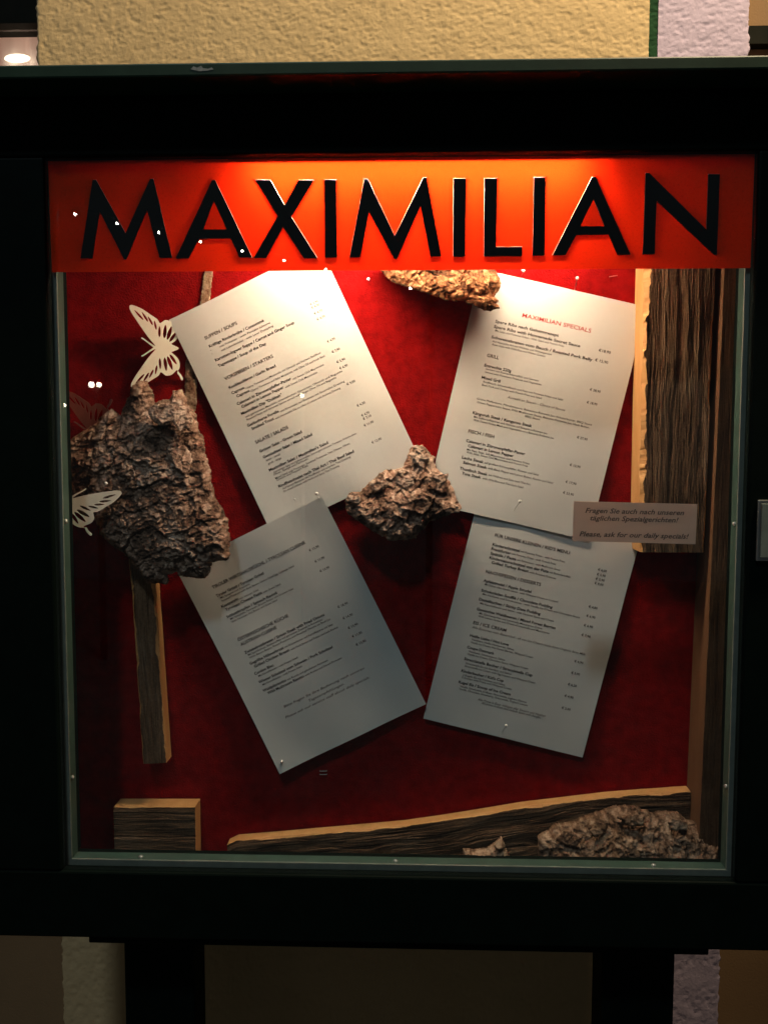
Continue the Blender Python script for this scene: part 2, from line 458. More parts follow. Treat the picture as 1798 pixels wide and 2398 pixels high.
def m_glass():
    """pane: straight-through transparency plus a mirror reflection by angle (two faces)"""
    m, nt, p = new_mat('window_glass'); nt.nodes.remove(p)
    lw = nd(nt, 'ShaderNodeLayerWeight', Blend=.5)
    pw = nd(nt, 'ShaderNodeMath', operation='POWER'); pw.inputs[1].default_value = 5
    ma = nd(nt, 'ShaderNodeMath', operation='MULTIPLY_ADD'); ma.inputs[1].default_value = .96; ma.inputs[2].default_value = .04
    nt.links.new(lw.outputs['Facing'], pw.inputs[0]); nt.links.new(pw.outputs[0], ma.inputs[0])
    t = nd(nt, 'ShaderNodeBsdfTransparent'); t.inputs['Color'].default_value = (.965, .98, .97, 1)
    g = nd(nt, 'ShaderNodeBsdfGlossy'); g.inputs['Roughness'].default_value = 0.0
    mx = nd(nt, 'ShaderNodeMixShader')
    nt.links.new(ma.outputs[0], mx.inputs[0]); nt.links.new(t.outputs[0], mx.inputs[1]); nt.links.new(g.outputs[0], mx.inputs[2])
    tc = nd(nt, 'ShaderNodeTexCoord'); n = nd(nt, 'ShaderNodeTexNoise', Scale=7., Detail=9., Roughness=.7); nt.links.new(tc.outputs['Object'], n.inputs['Vector'])
    mr = nd(nt, 'ShaderNodeMapRange'); mr.inputs[1].default_value = .42; mr.inputs[2].default_value = .75; mr.inputs[3].default_value = .0012; mr.inputs[4].default_value = .009
    nt.links.new(n.outputs['Fac'], mr.inputs[0])
    df = nd(nt, 'ShaderNodeBsdfDiffuse'); df.inputs['Color'].default_value = (.6, .6, .58, 1)      # film of dust on the pane
    m2 = nd(nt, 'ShaderNodeMixShader'); nt.links.new(mr.outputs[0], m2.inputs[0]); nt.links.new(mx.outputs[0], m2.inputs[1]); nt.links.new(df.outputs[0], m2.inputs[2])
    nt.links.new(m2.outputs[0], nt.nodes['Material Output'].inputs['Surface'])
    return m
M['glass'] = m_glass()

def m_film():
    m, nt, p = new_mat('orange_film'); nt.nodes.remove(p)
    tc = nd(nt, 'ShaderNodeTexCoord')
    n = nd(nt, 'ShaderNodeTexNoise', Scale=420., Detail=3.); nt.links.new(tc.outputs['Object'], n.inputs['Vector'])
    r = ramp(nt, [(.30, (.30, .0085, .001)), (.46, (.46, .0128, .0013))]); nt.links.new(n.outputs['Fac'], r.inputs['Fac'])
    t = nd(nt, 'ShaderNodeBsdfTranslucent'); nt.links.new(r.outputs['Color'], t.inputs['Color'])
    d = nd(nt, 'ShaderNodeBsdfDiffuse'); d.inputs['Color'].default_value = (.80, .13, .012, 1)
    mx = nd(nt, 'ShaderNodeMixShader', Fac=.22)
    nt.links.new(t.outputs[0], mx.inputs[1]); nt.links.new(d.outputs[0], mx.inputs[2])
    nt.links.new(mx.outputs[0], nt.nodes['Material Output'].inputs['Surface'])
    return m
M['film'] = m_film()

def m_trans(name, c, fac):
    m, nt, p = new_mat(name)
    p.inputs['Base Color'].default_value = (*c, 1)
    t = nd(nt, 'ShaderNodeBsdfTranslucent'); t.inputs['Color'].default_value = (*c, 1)
    mx = nd(nt, 'ShaderNodeMixShader', Fac=fac)
    nt.links.new(p.outputs['BSDF'], mx.inputs[1]); nt.links.new(t.outputs[0], mx.inputs[2])
    nt.links.new(mx.outputs[0], nt.nodes['Material Output'].inputs['Surface'])
    return m
M['backing'] = m_trans('letter_glint_white', (.92, .90, .86), .85)

def m_attr(name, stops, rough=.95, bump=.8, bdist=.0012, bscale=420.):
    """colour from the mesh's own 'tone' attribute (random wood or bark pigment, made darker in the cracks), with fine noise on top"""
    m, nt, p = new_mat(name)
    p.inputs['Roughness'].default_value = rough; p.inputs['Specular IOR Level'].default_value = .08
    at = nd(nt, 'ShaderNodeAttribute', attribute_name='tone')
    tc = nd(nt, 'ShaderNodeTexCoord')
    n = nd(nt, 'ShaderNodeTexNoise', Scale=bscale, Detail=5.); nt.links.new(tc.outputs['Object'], n.inputs['Vector'])
    ad = nd(nt, 'ShaderNodeMath', operation='MULTIPLY_ADD'); ad.inputs[1].default_value = .62; 
    sb = nd(nt, 'ShaderNodeMath', operation='ADD'); sb.inputs[1].default_value = -.30
    nt.links.new(n.outputs['Fac'], ad.inputs[0]); nt.links.new(at.outputs['Fac'], ad.inputs[2]); nt.links.new(ad.outputs[0], sb.inputs[0])
    r = ramp(nt, stops); nt.links.new(sb.outputs[0], r.inputs['Fac']); nt.links.new(r.outputs['Color'], p.inputs['Base Color'])
    b = nd(nt, 'ShaderNodeBump', Strength=bump, Distance=bdist)
    nt.links.new(n.outputs['Fac'], b.inputs['Height']); nt.links.new(b.outputs['Normal'], p.inputs['Normal'])
    return m
M['bark'] = m_attr('pine_bark', [(.0, (.055, .030, .021)), (.35, (.185, .108, .075)), (.65, (.36, .232, .172)), (1.0, (.60, .44, .35))])
M['bark_orange'] = m_attr('orange_bark', [(.0, (.05, .022, .012)), (.4, (.17, .075, .034)), (.7, (.30, .15, .07)), (1.0, (.42, .24, .13))])
M['bark_pale'] = m_attr('crumbly_bark', [(.0, (.06, .032, .02)), (.4, (.20, .115, .07)), (.7, (.33, .21, .14)), (1.0, (.48, .34, .24))])
M['weather'] = m_attr('weathered_wood', [(.0, (.045, .024, .013)), (.35, (.122, .068, .038)), (.65, (.200, .117, .068)), (1.0, (.30, .19, .12))], rough=.8, bump=.35)
M['board_brown'] = m_attr('brown_board', [(.0, (.05, .024, .012)), (.5, (.10, .052, .027)), (1.0, (.17, .095, .05))], rough=.65, bump=.2)
M['board_side_shaded'] = mat('board_side_shaded', (.14, .062, .026), (.19, .09, .04), rough=.7, scale=55, stretch=(1, 1, .25), bump=.3, bdist=.0006)  # cut wood colour darkened for the shade beside the broad plank
M['cutwood'] = mat('fresh_cut_wood', (.60, .29, .095), (.72, .39, .15), rough=.7, scale=55, stretch=(1, 1, .25), bump=.3, bdist=.0006)

def m_stucco(name, c0, c1):
    m = mat(name, c0, c1, rough=.92, scale=5, bump=.5, bdist=.0012, bscale=260, spec=.15, lo=.3, hi=.7)
    return m
M['ochre'] = m_stucco('ochre_render', (.60, .43, .225), (.66, .485, .265))
M['lilac'] = m_stucco('pale_lilac_render', (.50, .41, .53), (.56, .46, .59))
M['stripe'] = m_stucco('green_painted_line', (.012, .050, .018), (.018, .065, .025))
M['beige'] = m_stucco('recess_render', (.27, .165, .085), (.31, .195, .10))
M['window_wood'] = mat('window_wood', (.006, .007, .004), (.010, .010, .006), rough=.7, spec=.1)

# ---------------------------------------------------------------- ground and house wall
g = mesh_obj('pavement', [(-8, -9, 0), (8, -9, 0), (8, 3, 0), (-8, 3, 0)], [(0, 1, 2, 3)], M['paving'])
g['kind'] = 'structure'

wall = tag(empty('house_wall', (0, 0.3, 0)), 'rough ochre rendered house pillar behind the display case', 'wall')
YW = 0.300
def stucco_h(x, z):
    """trowelled render: shallow sideways scratches and pits, metres"""
    xx = x * 1000; zz = z * 1000
    wx = xx + 5 * fbm(xx / 11, zz / 11, 2, 5); wz = zz + 4 * fbm(xx / 10 + 40, zz / 10, 2, 8)
    a = fbm(wx / 5.6, wz / 2.1, 3, 21)
    dens = .07 * (fbm(xx / 60, zz / 60, 2, 77) - .5)
    return -.0010 * sstep(.56 + dens, .70 + dens, a) + .0007 * (fbm(wx / 6, wz / 3.2, 3, 51) - .5) + .0012 * (fbm(xx / 30, zz / 24, 2, 52) - .5)
def rows():
    z = [0.0, .3]; z += list(np.arange(.42, .95, .0035)); z += list(np.arange(.96, 1.86, .03)); z += list(np.arange(1.87, 2.34, .0022)); z += [2.4, 2.7, 3.4]
    return np.array(z)
def stucco(name, x0, x1, m, ret=None, off=0.0, step=.0022, edge=0):
    zs = rows(); xs = np.linspace(x0, x1, max(3, int(round((x1 - x0) / step)) + 1))
    X, Z = np.meshgrid(xs, zs)
    Y = YW + off - stucco_h(X, Z)
    if edge:                       # rounded ragged corner
        j = -1 if edge > 0 else 0
        X[:, j] += edge * .0030 * (fbm(Z[:, j] * 160, Z[:, j] * 0, 3, 3) - .5) * 2
        Y[:, j] += .002
    n, k = X.shape
    v = np.stack([X.ravel(), Y.ravel(), Z.ravel()], 1).tolist()
    f = [(i * k + j, i * k + j + 1, (i + 1) * k + j + 1, (i + 1) * k + j) for i in range(n - 1) for j in range(k - 1)]
    if ret is not None:            # return face into the recess
        j = k - 1 if ret > 0 else 0
        base = len(v)
        for i in range(n): v.append((v[i * k + j][0], .60, zs[i]))
        for i in range(n - 1):
            q = (i * k + j, base + i, base + i + 1, (i + 1) * k + j)
            f.append(q if ret > 0 else q[::-1])
    return mesh_obj(name, v, f, m, wall, origin=((x0 + x1) / 2, YW, 0), smooth=True)
stucco('stucco_face', -.527, .3518, M['ochre'], ret=-1, edge=-1)
stucco('painted_line', .352, .364, M['stripe'], off=.0005, step=.002)
stucco('corner_band', .3642, .492, M['lilac'], ret=1, off=-.0005, edge=1)
def flat(name, x0, x1, z0, z1, y, m, parent, th=.04):
    return box(name, x0 * 1000, x1 * 1000, y, y + th, (z0 - ZC) * 1000, (z1 - ZC) * 1000, m, parent)
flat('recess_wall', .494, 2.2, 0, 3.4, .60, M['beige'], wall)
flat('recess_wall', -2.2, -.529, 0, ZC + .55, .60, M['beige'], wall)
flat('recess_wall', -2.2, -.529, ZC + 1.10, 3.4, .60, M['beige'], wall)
flat('trim_board', .493, 2.2, ZC + .790, ZC + .820, .578, M['window_wood'], wall, th=.021)

# lit window in the recess on the left
win = tag(empty('recess_window', (-.9, .6, ZC + .55)), 'dark framed window with warm lit pane beside the ochre pillar', 'window')
flat('frame', -1.4, -.530, ZC + .846, ZC + .90, .585, M['window_wood'], win, th=.05)
flat('frame', -1.4, -.530, ZC + .551, ZC + .60, .585, M['window_wood'], win, th=.05)
flat('frame', -1.4, -1.35, ZC + .601, ZC + .845, .585, M['window_wood'], win, th=.05)
flat('upper_pane', -1.34, -.532, ZC + .901, ZC + 1.09, .606, M['window_wood'], win, th=.006)
flat('glass_pane', -1.349, -.532, ZC + .601, ZC + .845, .606, M['glass'], win, th=.006)
xs = np.linspace(-1.34, -.535, 90)
cv = []; cf = []
for i, x in enumerate(xs):
    y = .66 + .012 * math.sin(x * 95) + .006 * math.sin(x * 211 + 1)
    cv += [(x, y, ZC + .56), (x, y, ZC + 1.0)]
for i in range(len(xs) - 1): cf.append((2 * i, 2 * i + 2, 2 * i + 3, 2 * i + 1))
M['curtain'] = emit_mat('glowing_curtain', (1.0, .50, .34), .30)  # curtain glows by itself, standing in for light from the room
mesh_obj('curtain', cv, cf, M['curtain'], win, origin=(-.93, .66, ZC + .6), smooth=True)
glintw = tag(empty('window_glint_globes', (-.705, .645, ZC + .56)), 'small glowing globes added as bright reflections in the recessed window', 'lamp')
tube('stem', (-.705, .642, ZC + .56), (-.705, .642, ZC + .775), .004, M['pole'], glintw)
M['wglow'] = emit_mat('window_glint_glow', (1.0, .80, .58), 2.6)
ball('globe', (-.715, .642, ZC + .812), .013, M['wglow'], glintw, sq=(1.9, .5, .6))  # added glowing blobs in place of bright reflections in the pane
ball('globe', (-.682, .640, ZC + .778), .007, M['wglow'], glintw, sq=(1.7, .6, .5))
tube('arm', (-.705, .642, ZC + .76), (-.682, .640, ZC + .774), .002, M['pole'], glintw)

# ---------------------------------------------------------------- the display case
case = tag(empty('display_case', (0, .1, 0)), 'dark green menu display case on two square posts', 'display case')
OW, OT, OB = 387.5, 405.5, -405.5        # opening half width, top, bottom (mm)
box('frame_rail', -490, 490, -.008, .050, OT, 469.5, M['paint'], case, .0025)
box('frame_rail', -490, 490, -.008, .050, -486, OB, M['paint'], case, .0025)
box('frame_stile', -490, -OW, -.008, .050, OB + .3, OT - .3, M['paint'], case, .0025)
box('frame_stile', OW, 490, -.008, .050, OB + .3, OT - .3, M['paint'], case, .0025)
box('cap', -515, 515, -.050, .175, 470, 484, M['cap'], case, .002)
box('cabinet_side', -445, -432, .0505, .150, -470, 450, M['case_in'], case)
box('cabinet_side', 432, 445, .0505, .150, -470, 450, M['case_in'], case)
box('cabinet_floor', -431.5, 431.5, .0505, .150, -470, -456, M['paint'], case)
box('cabinet_ceiling', -431.5, 431.5, .0505, .150, 440, 450, M['white_paint'], case)
# felt covered back
xs = np.linspace(-431, 431, 175); zs = np.linspace(-455.5, 439.5, 181)
X, Z = np.meshgrid(xs, zs)
Yf = .1225 + .0012 * (fbm(X / 60, Z / 45, 3, 71) - .5) + .0005 * (fbm(X / 9, Z / 9, 2, 72) - .5)
n, k = X.shape
v = np.stack([X.ravel() / 1000, Yf.ravel(), Z.ravel() / 1000 + ZC], 1)
f = [(i * k + j, i * k + j + 1, (i + 1) * k + j + 1, (i + 1) * k + j) for i in range(n - 1) for j in range(k - 1)]
mesh_obj('felt_back', v, f, M['felt'], case, origin=(0, .1225, ZC), smooth=True)
box('back_board', -431, 431, .128, .149, -455, 439, M['paint'], case)
box('carrier_beam', -374, 374, .030, .140, -516, -487, M['paint'], case, .002)
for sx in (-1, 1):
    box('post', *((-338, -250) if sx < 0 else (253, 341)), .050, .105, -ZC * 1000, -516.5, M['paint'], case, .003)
# glass, beads, reveal
box('glass_pane', -OW + .4, OW - .4, -.004, 0.0, OB + .4, OT - .4, M['glass'], case)
BW, BB = 6.0, 8.0
box('glazing_bead', -OW, -OW + BW, .006, .0085, OB + BB, OT - BW, M['bead'], case, .0006)
box('glazing_bead', OW - BW, OW, .006, .0085, OB + BB, OT - BW, M['bead'], case, .0006)
box('glazing_bead', -OW, OW, .006, .0085, OB, OB + BB, M['bead'], case, .0006)
box('glazing_bead', -OW, OW, .006, .0085, OT - BW, OT, M['bead'], case, .0006)
box('reveal', -OW, -OW + BW - .6, .0087, .025, OB + BB, OT - BW, M['paint_lit'], case)
box('reveal', OW - BW + .6, OW, .0087, .025, OB + BB, OT - BW, M['paint_lit'], case)
box('reveal', -OW, OW, .0087, .025, OB, OB + BB - .6, M['paint_lit'], case)
box('reveal', -OW, OW, .0087, .025, OT - BW + .6, OT, M['paint_lit'], case)
for x in (-301.5, 0.5, 301.0):
    ball('screw', W(x, .0135, OB + BB + .3), .0028, M['screw'], case, sq=(1, 1, .7))
for sx in (-1, 1):
    for z in (301, 2.5, -301.5):
        ball('screw', W(sx * (OW - BW - .2), .0135, z), .0028, M['screw'], case, sq=(.7, 1, 1))
lk = box('lock_plate', 396.5, 424, -.0125, -.0082, -36.5, 31, M['steel'], case, .0012)
box('keyhole_cover', 400, 420.5, -.0142, -.0127, -32.5, 27, M['bead'], lk, .0006)
# scuffed paint on the cap edge
pts = [(-212, 477), (-209, 480), (-205, 478.5), (-201, 480.5), (-199, 478), (-194, 477.4), (-190, 478.6), (-188, 476.6), (-195, 475.4), (-203, 475)]
v = [W(a, -.0503, b) for a, b in pts] + [W(a, -.0501, b) for a, b in pts]; n = len(pts)
mesh_obj('paint_scuff', v, [tuple(range(n))] + [(i, (i + 1) % n, n + (i + 1) % n, n + i) for i in range(n)],
         mat('bare_scuff', (.16, .18, .18), (.3, .32, .32), rough=.6, scale=300), case, origin=W(-200, -.0502, 478))
# tube lamp under the ceiling, behind the banner
LX0, LX1, LY, LZ = -160, 205, .035, 394
fx = box('lamp_fixture', LX0 - 14, LX1 + 14, LY - .010, LY + .016, LZ + 11, LZ + 30, M['white_paint'], case, .002)
tube('tube', W(LX0, LY, LZ), W(LX1, LY, LZ), .0075, M['tube'], fx, n=16)
for x in (LX0 - 7, LX1 + 7):
    box('tube_socket', x - 6.5, x + 6.5, LY - .009, LY + .009, LZ - 9, LZ + 10.8, M['white_paint'], fx, .001)

# ---------------------------------------------------------------- curve fill helper (outlines with holes -> thin solid plate)
def plate_mesh(name, loops, thick):
    """thick = 0: a single sheet (film)"""
    cu = bpy.data.curves.new(name, 'CURVE'); cu.dimensions = '2D'; cu.fill_mode = 'BOTH' if thick else 'FRONT'; cu.extrude = thick / 2
    for lp in loops:
        s = cu.splines.new('POLY'); s.points.add(len(lp) - 1)
        for q, (a, b) in zip(s.points, lp): q.co = (a, b, 0, 1)
        s.use_cyclic_u = True
    o = bpy.data.objects.new(name, cu); col.objects.link(o)
    bpy.context.view_layer.update()
    me = bpy.data.meshes.new_from_object(o.evaluated_get(bpy.context.evaluated_depsgraph_get()))
    bpy.data.objects.remove(o); bpy.data.curves.remove(cu)
    me.name = name
    me.transform(Matrix.Rotation(math.pi / 2, 4, 'X'))      # plate's x,y -> world x,z
    return me
def plate_obj(name, loops, thick, m, loc, parent=None):
    me = plate_mesh(name, loops, thick); me.materials.append(m)
    o = bpy.data.objects.new(name, me); col.objects.link(o); o.location = loc
    if parent is not None: attach(o, parent)
    return o
def area2(p): return sum(p[i - 1][0] * p[i][1] - p[i][0] * p[i - 1][1] for i in range(len(p)))
def grow(p, d):
    """offset a closed outline outwards by d with limited mitres"""
    if area2(p) < 0: p = p[::-1]
    out = []; n = len(p)
    for i in range(n):
        a, b, c = map(np.array, (p[i - 1], p[i], p[(i + 1) % n]))
        u = (b - a) / np.linalg.norm(b - a); w = (c - b) / np.linalg.norm(c - b)
        n1 = np.array((u[1], -u[0])); n2 = np.array((w[1], -w[0])); k = n1 + n2
        l = max(.35, 1 + n1 @ n2)
        out.append(tuple(b + d * k / l))
    return out

# ---------------------------------------------------------------- banner with the black letters
LET = [
 [[(-352, 298), (-336.3, 383), (-332.6, 383), (-300.9, 324.7), (-272, 383.6), (-268.6, 383.6), (-249.3, 298.2), (-263.1, 298.2), (-276.4, 351), (-300.6, 296.6), (-303, 296.6), (-329.5, 349.6), (-338.8, 298)]],
 [[(-244.8, 297.6), (-203.4, 381.5), (-199.8, 381.5), (-159.7, 297.8), (-173.7, 297.8), (-183.5, 319), (-218.5, 319), (-230.8, 297.6)], [(-214.3, 328.3), (-187.3, 328.3), (-202, 359.7)]],
 [[(-155.0, 381.2), (-138.8, 381.4), (-123.1, 354), (-107.5, 381), (-90.9, 381), (-116.0, 341.5), (-87.4, 297), (-102.4, 297), (-125.3, 331.0), (-144.2, 297.3), (-157.6, 297.3), (-130.9, 342.4)]],
 [[(-79.3, 380.9), (-66.3, 380.9), (-65.6, 297.4), (-78.6, 297.4)]],
 [[(-51.6, 297.5), (-35.3, 381.5), (-31.4, 381.5), (-1.8, 320.2), (29.3, 382.3), (32.8, 382.3), (49.3, 298), (37.5, 298), (26.4, 352.4), (.8, 295.8), (-2.4, 295.8), (-30.2, 346.5), (-39.8, 297.6)]],
 [[(62.2, 381), (75.9, 381), (75.4, 297.6), (62.5, 297.6)]],
 [[(96, 381), (109.9, 381), (109.2, 307.4), (137.9, 307.4), (137.6, 297.8), (96.2, 297.6)]],
 [[(149.7, 381.6), (162.3, 381.6), (162.1, 298.1), (149.5, 298.1)]],
 [[(171, 298.2), (212.5, 381.4), (216.2, 381.4), (255.5, 298.6), (241.4, 298.6), (231.9, 320.2), (196.6, 320.2), (185.2, 298.3)], [(200.5, 328.9), (227.2, 328.9), (214.6, 358.3)]],
 [[(270.1, 385), (273.9, 385), (336.9, 324.4), (337.3, 383.2), (349.5, 383.2), (348.8, 298), (345.9, 298), (282.4, 356), (281.6, 299.2), (269.1, 299)]],
]
mmv = lambda lp, dx=0, dz=0: [((a + dx) / 1000, (b + dz) / 1000) for a, b in lp]
film_loops = [mmv([(-385.3, 283.2), (385.8, 283.4), (386.6, 404.6), (-386.6, 404.6)])]
for lt in LET:
    film_loops.append(mmv(grow(lt[0], .08), -.08, .62))
    for hole in lt[1:]: film_loops.append(mmv(grow(hole, -.10), -.08, .35))
banner = plate_obj('banner_film', film_loops, 0, M['film'], (0, .0026, ZC), case)
for lt in LET:
    cx = sum(a for a, b in lt[0]) / len(lt[0])
    o = plate_obj('letter', [mmv(lp, -cx, -297.5) for lp in lt], .0028, M['black'], W(cx, .0021, 297.5), banner)
    outer = grow(lt[0], 1.6)
    plate_obj('letter_glint_plate', [mmv(outer, -cx, -297.5 + .8)], 0, M['backing'], W(cx, .0045, 297.5), banner)  # added white plate, its slivers above each letter stand in for highlights

# ---------------------------------------------------------------- menus
def curl_fn(seed, lift):
    cn = .0008 if seed == 8 else .003
    r = random.Random(seed)
    a, b, c, d = (r.uniform(-1, 1) for _ in range(4)); ph = r.uniform(0, 6)
    def raw(x, y):
        u = x / .105; w = y / .1485
        return lift * (.0011 * a * u * u + .0014 * b * w * w + .0010 * c * u * w + .0007 * np.sin(2.4 * w + 1.3 * u + ph) + cn * np.clip(np.abs(u * w) - .45, 0, 1) ** 1.3 + .00035 * np.sin(5.5 * u + 3.1 * w + ph) + .0003 * np.sin(7.3 * w - 2.2 * u + 2 * ph))
    gx, gy = np.meshgrid(np.linspace(-.105, .105, 15), np.linspace(-.1485, .1485, 15)); mn = raw(gx, gy).min()
    return lambda x, y: raw(x, y) - mn
SIZES = {'H': (5.9, .022, 0, 'ink_soft'), 'B': (5.1, .024, 0, 'ink'), 'S': (3.7, .006, 0, 'ink'), 'I': (4.4, .004, .25, 'ink_soft'),
         'P': (4.2, .016, 0, 'ink'), 'Q': (4.8, .010, 0, 'ink'), 'R': (7.2, .008, 0, 'ink_red'), 'N': (7.8, .016, .28, 'ink_soft')}
NAMES = {'H': 'heading_text', 'R': 'heading_text', 'B': 'dish_text', 'S': 'dish_text', 'I': 'note_text', 'P': 'price_text', 'Q': 'price_text', 'N': 'note_text'}
temp = []
for k, txt in PRINT.items():
    for ln in txt.strip().split('\n'):
        kd, x, y, w, t = ln.split('|', 4)
        sz, off, sh, mk = SIZES[kd]
        c = bpy.data.curves.new('t', 'FONT'); c.body = t; c.size = sz / 1000; c.offset = off * sz / 1000; c.shear = sh
        c.resolution_u = 2; c.fill_mode = 'FRONT'; c.align_x = 'LEFT'
        o = bpy.data.objects.new('t', c); col.objects.link(o)
        temp.append((k, kd, float(x) / 1000, float(y) / 1000, float(w) / 1000, o))
bpy.context.view_layer.update()
dg = bpy.context.evaluated_depsgraph_get()
glyphs = {}
for k, kd, x, y, w, o in temp:
    me = o.evaluated_get(dg).to_mesh()
    nv = len(me.vertices)
    if nv:
        co = np.empty(nv * 3); me.vertices.foreach_get('co', co); co = co.reshape(-1, 3)
        lo, hi = co[:, 0].min(), co[:, 0].max()
        sc = min(1.45, max(.55, w / max(1e-5, hi - lo)))
        co[:, 0] = (co[:, 0] - lo) * sc + x; co[:, 1] += y
        glyphs.setdefault((k, NAMES[kd], SIZES[kd][3], len(glyphs)), []).append((co[:, :2], [tuple(p.vertices) for p in me.polygons]))
    o.evaluated_get(dg).to_mesh_clear()
for t in temp:
    c = t[5].data; bpy.data.objects.remove(t[5]); bpy.data.curves.remove(c)

def sheet(k, cx, cz, ang, w, h, y0, m, label, cat, lift=1.5, name='menu_sheet', thick=.0003, seed=0, group=None, nu=22, nv=30):
    w /= 1000; h /= 1000; a = math.radians(ang); ca, sa = math.cos(a), math.sin(a)
    fn = curl_fn(seed or k, lift)
    def put(xy, up):
        x, y = xy[:, 0], xy[:, 1]
        return np.stack([ca * x - sa * y, -(fn(x, y) + up), sa * x + ca * y], 1)
    X, Y = np.meshgrid(np.linspace(-w / 2, w / 2, nu), np.linspace(-h / 2, h / 2, nv))
    xy = np.stack([X.ravel(), Y.ravel()], 1)
    n = len(xy); v = np.concatenate([put(xy, thick), put(xy, 0)])
    f = []
    for i in range(nv - 1):
        for j in range(nu - 1):
            q = (i * nu + j, i * nu + j + 1, (i + 1) * nu + j + 1, (i + 1) * nu + j)
            f.append(q); f.append(tuple(n + t for t in q[::-1]))
    rim = [j for j in range(nu)] + [i * nu + nu - 1 for i in range(1, nv)] + [(nv - 1) * nu + j for j in range(nu - 2, -1, -1)] + [i * nu for i in range(nv - 2, 0, -1)]
    for i in range(len(rim)):
        p, q = rim[i], rim[(i + 1) % len(rim)]; f.append((q, p, n + p, n + q))
    o = mesh_obj(name, v, f, m, smooth=False)
    o.location = W(cx, y0, cz)
    tag(o, label, cat, group)
    for (kk, nm, mk, _i), parts in glyphs.items():
        if kk != k: continue
        vv = []; ff = []; b = 0
        for co, fs in parts:
            vv.append(put(co, thick + .00025)); ff += [tuple(i + b for i in q) for q in fs]; b += len(co)
        t = mesh_obj(nm, np.concatenate(vv), ff, M[mk]); t.parent = o
    return o
sheet(1, -128.3, 158.6, 25.3, 210, 297, .1185, M['paper'], 'white menu sheet headed soups, starters and salads', 'menu', seed=3)
sheet(2, 171.5, 140.4, -12.9, 210, 297, .1175, M['paper'], 'white menu sheet with red specials heading, grill and fish', 'menu', seed=8, lift=.7)
sheet(3, -122.6, -152.5, 26.4, 210, 297, .1160, M['paper'], 'white menu sheet headed Tyrolean and Austrian cuisine', 'menu', seed=5)
sheet(4, 170.8, -139.5, -13.4, 210, 297, .1190, M['paper'], "white menu sheet with kid's menu, desserts and ice cream", 'menu', seed=14, lift=.8)
sl = sheet(5, 267.7, 4.1, -1.2, 137, 45, .0052, M['slip'], 'small paper slip taped inside the glass asking for daily specials', 'paper slip', lift=.15, name='paper_slip', seed=4, nu=8, nv=4)

